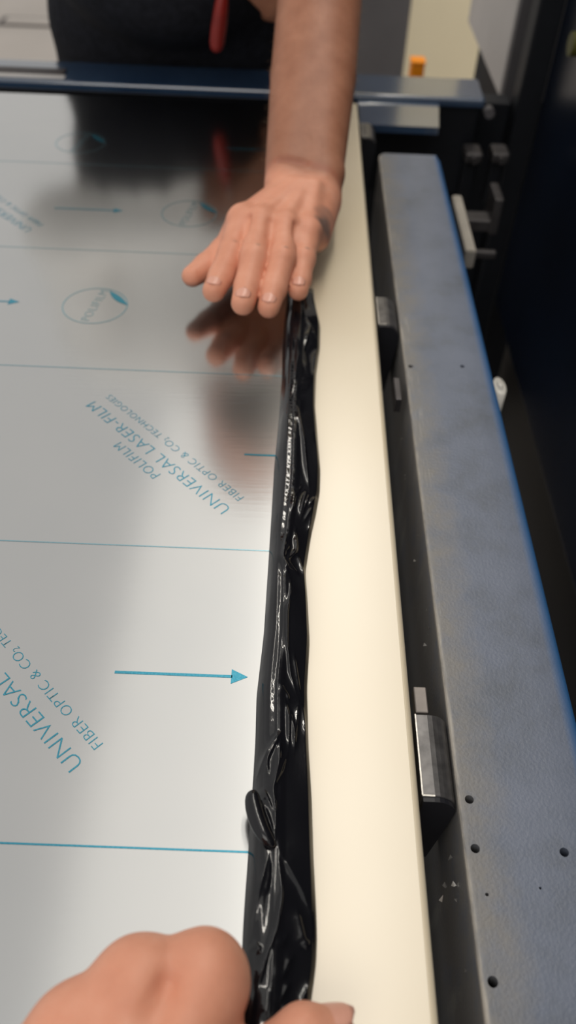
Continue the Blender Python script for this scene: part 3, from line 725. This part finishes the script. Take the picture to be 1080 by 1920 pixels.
bd.cone(shr, elr, .052, .041, .03); bd.cone(elr, wrr, .040, .027, .02, flat=(V3(0, .3, 1), .85))
vb, qb = bd.mesh()
# right hand of the worker, finer
f2 = Field((-.19, .95, .05), (.03, 1.12, .22), .0018)
f2.cone(elr+(wrr-elr)*.72, wrr, .031, .027, .01, flat=(V3(0, .3, 1), .85))
KO = V3(.022, .030, .030); kn = [V3(-.052, .992, .096)+KO, V3(-.050, 1.004, .082)+KO, V3(-.052, 1.014, .068)+KO, V3(-.058, 1.022, .056)+KO]
for k_ in kn: f2.cone(wrr+V3(.008, 0, -.004), k_, .0185, .0125, .010)
g2 = np.full(f2.n, 1.0, np.float32)
for i, k_ in enumerate(kn):
    gg = np.full(f2.n, 1.0, np.float32)
    finger(f2, [k_, k_+V3(.030, .012, -.010), k_+V3(.018, .034, -.020), k_+V3(-.006, .036, -.018)], [.0105, .0095, .0088, .0075], gg, .003); g2 = np.minimum(g2, gg)
gg = np.full(f2.n, 1.0, np.float32); finger(f2, [wrr+V3(.012, -.006, .006), V3(-.078, .992, .104)+KO, V3(-.050, 1.0, .112)+KO, V3(-.030, 1.012, .108)+KO], [.014, .0125, .0108, .0085], gg, .003); g2 = np.minimum(g2, gg)
h_ = np.clip(.5+.5*(f2.f-g2)/.005, 0, 1); f2.f = f2.f+(g2-f2.f)*h_-.005*h_*(1-h_)
vc, qc = f2.mesh()
# drop the coarse right wrist end and the coarse forearm beyond the elbow (the fine arm takes over there)
V_ = np.concatenate([vb, va, vc]); Q_ = np.concatenate([qb, qa+len(vb), qc+len(vb)+len(va)])
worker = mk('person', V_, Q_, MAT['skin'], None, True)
tag(worker, 'person in dark trousers across the sheet, bare forearm reaching down, hand pressing black film', 'person')
def worker_skin(p):
    c = np.zeros((len(p), 3)); nz_ = vnoise(p, 90, 1)
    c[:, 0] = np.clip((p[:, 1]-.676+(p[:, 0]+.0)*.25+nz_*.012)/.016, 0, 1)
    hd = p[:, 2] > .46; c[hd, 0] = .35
    g = (np.linalg.norm((p-V3(.0255, .624, .047))/np.array([.010, .018, .014]), axis=1)+vnoise(p, 420, 3)*.35)
    c[:, 1] = np.clip(1.25-g, 0, .85)
    for nme in FIN:                                           # dirt at the finger joints and under the nails
        d1 = np.linalg.norm((p-(FIN[nme][1]+V3(.003, .000, .0095)))/np.array([.0030, .0016, .004]), axis=1)
        c[:, 1] = np.maximum(c[:, 1], np.clip(1-d1, 0, .55))
    r = np.abs(p[:, 1]-(.688-.2*p[:, 0])-.002*nz_)
    c[:, 2] = np.clip(.55-r/.008, 0, .5)*(p[:, 2] > wr[2])
    under_shade = np.clip(((wr[2]-.008+(p[:, 1]-wr[1])*.115)-p[:, 2])/.006, 0, .85)*np.clip((.70-p[:, 1])/.02, 0, 1)*(p[:, 2] < .1); c[:, 1] = np.maximum(c[:, 1], under_shade)     # shade painted under the hand so its reflection goes dark
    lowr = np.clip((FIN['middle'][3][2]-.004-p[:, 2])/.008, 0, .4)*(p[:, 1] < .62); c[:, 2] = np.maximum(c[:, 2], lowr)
    return c
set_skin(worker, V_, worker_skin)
def nail(c, d, upv, w, l, parent):
    d = d/np.linalg.norm(d); upv = upv-upv@d*d; upv /= np.linalg.norm(upv); sd = np.cross(d, upv)
    vs = []; fs = []; nu, nw = 7, 9
    for i in range(nu):
        for j in range(nw):
            a_ = i/(nu-1)*2-1; b_ = j/(nw-1)*2-1
            ww = w*math.sqrt(max(.05, 1-abs(a_)**3.2))
            vs.append(c+d*(l*a_)+sd*(ww*math.sin(b_*1.05)/math.sin(1.05))+upv*(ww*.75*(math.cos(b_*1.05)-1)))
    top = len(vs)
    for i in range(nu-1):
        for j in range(nw-1): fs.append([i*nw+j, i*nw+j+1, (i+1)*nw+j+1, (i+1)*nw+j])
    o = mk('fingernail', vs, fs, MAT['nail'], parent, True); md = o.modifiers.new('s', 'SOLIDIFY'); md.thickness = .0007; md.offset = -1
    return o
for nme in FIN:
    a_, b_ = FIN[nme][2], FIN[nme][3]; d = b_-a_; d /= np.linalg.norm(d); u_ = V3(0, -.15, 1); u_ -= u_@d*d; u_ /= np.linalg.norm(u_)
    nail(b_-d*.0022+u_*(RAD[nme][3]+.00045), d, u_, RAD[nme][3]*.66, .0052, worker)
# clothes: offset shells of the same body
def shell(name, build, mat, seed, amp, wav):
    f_ = bd.f.copy(); f_ = build(f_); v, q = bd.mesh(f_)
    v = v+(vnoise(v, wav, seed)*amp)[:, None]*np.array([.3, 1, .3])+(vnoise(v, wav*2.6, seed+9)*amp*.5)[:, None]*np.array([.5, 1, .2])
    return mk(name, v, q, mat, worker, True)
xg, yg, zg = bd.pts((slice(None),)*3)
def trousers(f_):
    d = np.where(zg > -.2, f_-.012, f_-.018); d = np.maximum(d, zg-.165); d = np.maximum(d, -.845-zg)
    arm = np.full(bd.n, 1.0, np.float32); bd.cone(elr, V3(-.03, 1.035, .13), .055, .045, 0, arm); bd.cone(el, wr, .055, .05, 0, arm); bd.cone(shr, elr, .066, .058, 0, arm); bd.cone(shl, el, .066, .058, 0, arm)
    return np.maximum(d, -(arm))
tro = shell('trousers', trousers, MAT['trousers'], 4, .003, 30)
def shirt(f_):
    d = f_-.016; d = np.maximum(d, .152-zg); nk = np.full(bd.n, 1.0, np.float32); bd.cone(V3(-.082, 1.075, .475), hc+V3(0, -.01, .02), .072, .155, 0, nk); d = np.maximum(d, -nk)
    cutl = (xg-el[0])*(shl-el)[0]+(yg-el[1])*(shl-el)[1]+(zg-el[2])*(shl-el)[2]; cutl = cutl/np.linalg.norm(shl-el)
    cutr_ = ((xg-elr[0])*(shr-elr)[0]+(yg-elr[1])*(shr-elr)[1]+(zg-elr[2])*(shr-elr)[2])/np.linalg.norm(shr-elr)
    la = np.full(bd.n, 1.0, np.float32); bd.cone(shl, el, .068, .060, 0, la); bd.cone(el, wr, .06, .05, 0, la)
    ra = np.full(bd.n, 1.0, np.float32); bd.cone(elr, wrr+(wrr-elr)*.1, .062, .05, 0, ra)
    sl = np.full(bd.n, 1.0, np.float32); bd.cone(elr, elr+(wrr-elr)*.90, .054, .041, 0, sl); d = np.minimum(np.maximum(d, -sl+0), 1) if False else d
    d = np.maximum(d, np.where(la < .0, .07-cutl, -1)); fore = f_-.010; fore = np.maximum(fore, ra); fore = np.maximum(fore, ((xg-wrr[0])*(wrr-elr)[0]+(yg-wrr[1])*(wrr-elr)[1]+(zg-wrr[2])*(wrr-elr)[2])/np.linalg.norm(wrr-elr)+.012)
    return np.minimum(d, fore)
shi = shell('shirt', shirt, MAT['shirt'], 8, .003, 26)
hdist = np.sqrt((xg-hc[0])**2+(yg-hc[1])**2+(zg-hc[2])**2)
def hairf(f_):
    d = np.maximum(f_-.010, hdist-.145); top = hc[2]+.040-(yg-hc[1])*.75-zg
    return np.maximum(np.maximum(d, top), (hc[2]-.05)-zg)
shell('hair', hairf, MAT['hair'], 12, .002, 120)
for s_ in (-1, 1):
    def shoef(f_):
        d = f_-.010; d = np.maximum(d, zg+.80); return np.maximum(d, s_*(-(xg-hipc[0])))
    shell('shoe', shoef, MAT['shoe'], 3, .0005, 20)
def added_beard(f_):
    d = np.maximum(f_-.007, hdist-.140); return np.maximum(np.maximum(d, zg-(hc[2]-.052)), np.maximum(yg-(hc[1]-.0), (hc[2]-.16)-zg))
shell('added_beard', added_beard, MAT['hair'], 15, .001, 150)  # unseen, added to darken the head's reflection in the sheet
# eyes
for s_ in (-1, 1):
    bm = bmesh.new(); bmesh.ops.create_uvsphere(bm, u_segments=14, v_segments=10, radius=.0115); bmesh.ops.translate(bm, verts=bm.verts, vec=Vector(hc+V3(s_*.031+.003, -.0685, .012)))
    eye = mkbm('eye', bm, MAT['white'], worker, True)
    bm = bmesh.new(); bmesh.ops.create_uvsphere(bm, u_segments=14, v_segments=8, radius=.0062); bmesh.ops.translate(bm, verts=bm.verts, vec=Vector(hc+V3(s_*.031+.003, -.0745, .010)))
    mkbm('iris', bm, MAT['hair'], eye, True)
# short hairs along the forearm
vs = []; fs = []
sel = np.where((va[:, 1] > .70) & (va[:, 1] < .90))[0]; sel = rng.choice(sel, 900, replace=False)
cen = lambda y: V3(.009, y, .052+(y-.70)*.46)
for i in sel:
    p = va[i]; nrm = p-cen(p[1]); nrm[1] = 0; nrm /= np.linalg.norm(nrm)+1e-9
    d = nrm*.55+V3(rng.normal(0, .25), -.55, rng.normal(0, .2)); d /= np.linalg.norm(d); L_ = rng.uniform(.004, .008)
    sd = np.cross(d, nrm); sd /= np.linalg.norm(sd)+1e-9; k_ = len(vs)
    vs += [p-sd*.00007, p+sd*.00007, p+d*L_]; fs.append([k_, k_+1, k_+2])
MAT['armhair'] = plain('fair_arm_hair', (.42, .30, .19), .5, 0, .3)
o = mk('arm_hair', vs, fs, MAT['armhair'], worker); o['kind'] = 'stuff'
# red-handled tool held in the worker's right hand
tool = thing('red_handled_tool', (-.10, 1.02, .03), 'red handled tool held in the right fist of the worker, dangling before the trousers', 'tool')
dirv = V3(-.16, .02, -.98); dirv /= np.linalg.norm(dirv); a_ = V3(-.088, 1.020, .100)
v_, f_ = tube([a_+dirv*t for t in (-.006, -.002, .012, .030, .046, .052, .055)], [.005, .0085, .0105, .0115, .0110, .0085, .003], 18, .75)
mk('handle', v_, f_, MAT['red'], tool, True)
v_, f_ = tube([a_-dirv*t for t in (.012, .03, .045, .05)], [.0035, .0032, .003, .001], 12, .6)
mk('shank', v_, f_, MAT['bareedge'], tool, True)

# --- the person behind the camera: left fist gripping the film in the foreground
op = Field((-.20, -.25, -.004), (.06, .125, .20), .0014)
w2 = V3(-.052, .002, .062); e2 = V3(-.125, -.205, .130)
MC = {'index': V3(-.0215, .0815, .0395), 'middle': V3(-.0432, .0775, .0400), 'ring': V3(-.0630, .0640, .0350), 'little': V3(-.0775, .0500, .0310)}
RM = {'index': .0128, 'middle': .0130, 'ring': .0118, 'little': .0108}
op.cone(w2+V3(-.015, 0, 0), e2+V3(-.012, 0, 0), .0190, .034, .02); op.cone(w2+V3(.015, 0, 0), e2+V3(.012, 0, 0), .0190, .034, .02)
for nme, dx in zip(MC, (.016, .006, -.006, -.016)): op.cone(w2+V3(dx, .004, -.001), MC[nme]+V3(0, -.004, -.001), .0165, RM[nme], .010)
for a_, b_ in (('index', 'middle'), ('middle', 'ring'), ('ring', 'little')): op.cone(MC[a_]+V3(0, .0, .0020), MC[b_]+V3(0, .0, .0020), .0130, .0122, .010)
op.cone(w2+V3(.016, .012, -.010), V3(-.012, .052, .028), .0165, .0120, .012)
g3 = np.full(op.n, 1.0, np.float32)
for nme in MC:
    m_ = MC[nme]; gg = np.full(op.n, 1.0, np.float32); R_ = RM[nme]
    finger(op, [m_, m_+V3(.003, .006, .0155-m_[2]), m_+V3(.006, -.016, .0110-m_[2]), m_+V3(.006, -.034, .0145-m_[2])], [R_, R_*.82, R_*.74, R_*.66], gg, .004)
    op.ell(m_+V3(0, .002, .003), (R_*.9, R_*.95, R_*.92), .006, f=gg); g3 = np.minimum(g3, gg)
h_ = np.clip(.5+.5*(op.f-g3)/.009, 0, 1); op.f = op.f+(g3-op.f)*h_-.009*h_*(1-h_)
TH = [V3(-.018, .030, .036), V3(-.004, .0545, .031), V3(.0140, .0685, .0270), V3(.0235, .0700, .0245)]
gg = np.full(op.n, 1.0, np.float32); finger(op, TH, [.0150, .0118, .0102, .0090], gg, .003)
h_ = np.clip(.5+.5*(op.f-gg)/.008, 0, 1); op.f = op.f+(gg-op.f)*h_-.008*h_*(1-h_)
for a_, b_ in (('index', 'middle'),):
    p = (MC[a_]+MC[b_])/2; op.carve(p+V3(0, -.004, .0150), p+(w2-p)*.34+V3(0, 0, .0185), .0012, .009)
vo, qo = op.mesh(); vo += (vnoise(vo, 110, 6)*.0003)[:, None]*np.array([0, 0, 1])
oper = mk('person', vo, qo, MAT['skin'], None, True)
tag(oper, 'person nearest the camera, bare left fist on black film, thumb on the cream strip', 'person')
def op_skin(p):
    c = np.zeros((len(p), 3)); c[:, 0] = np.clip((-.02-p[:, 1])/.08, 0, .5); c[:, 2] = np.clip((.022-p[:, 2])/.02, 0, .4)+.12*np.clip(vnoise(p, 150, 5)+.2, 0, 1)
    return c
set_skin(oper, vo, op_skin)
d = TH[3]-TH[2]; nail(TH[3]+d/np.linalg.norm(d)*.0012+V3(.0005, .0062, .0068), d, V3(.0, .62, .78), .0062, .0068, oper)
v_, f_ = tube([w2+(e2-w2)*t for t in (.62, .70, .85, 1.0, 1.06)], [.044, .045, .047, .049, .03], 24, .85)
mk('sleeve', v_, f_, MAT['shirt'], oper, True)
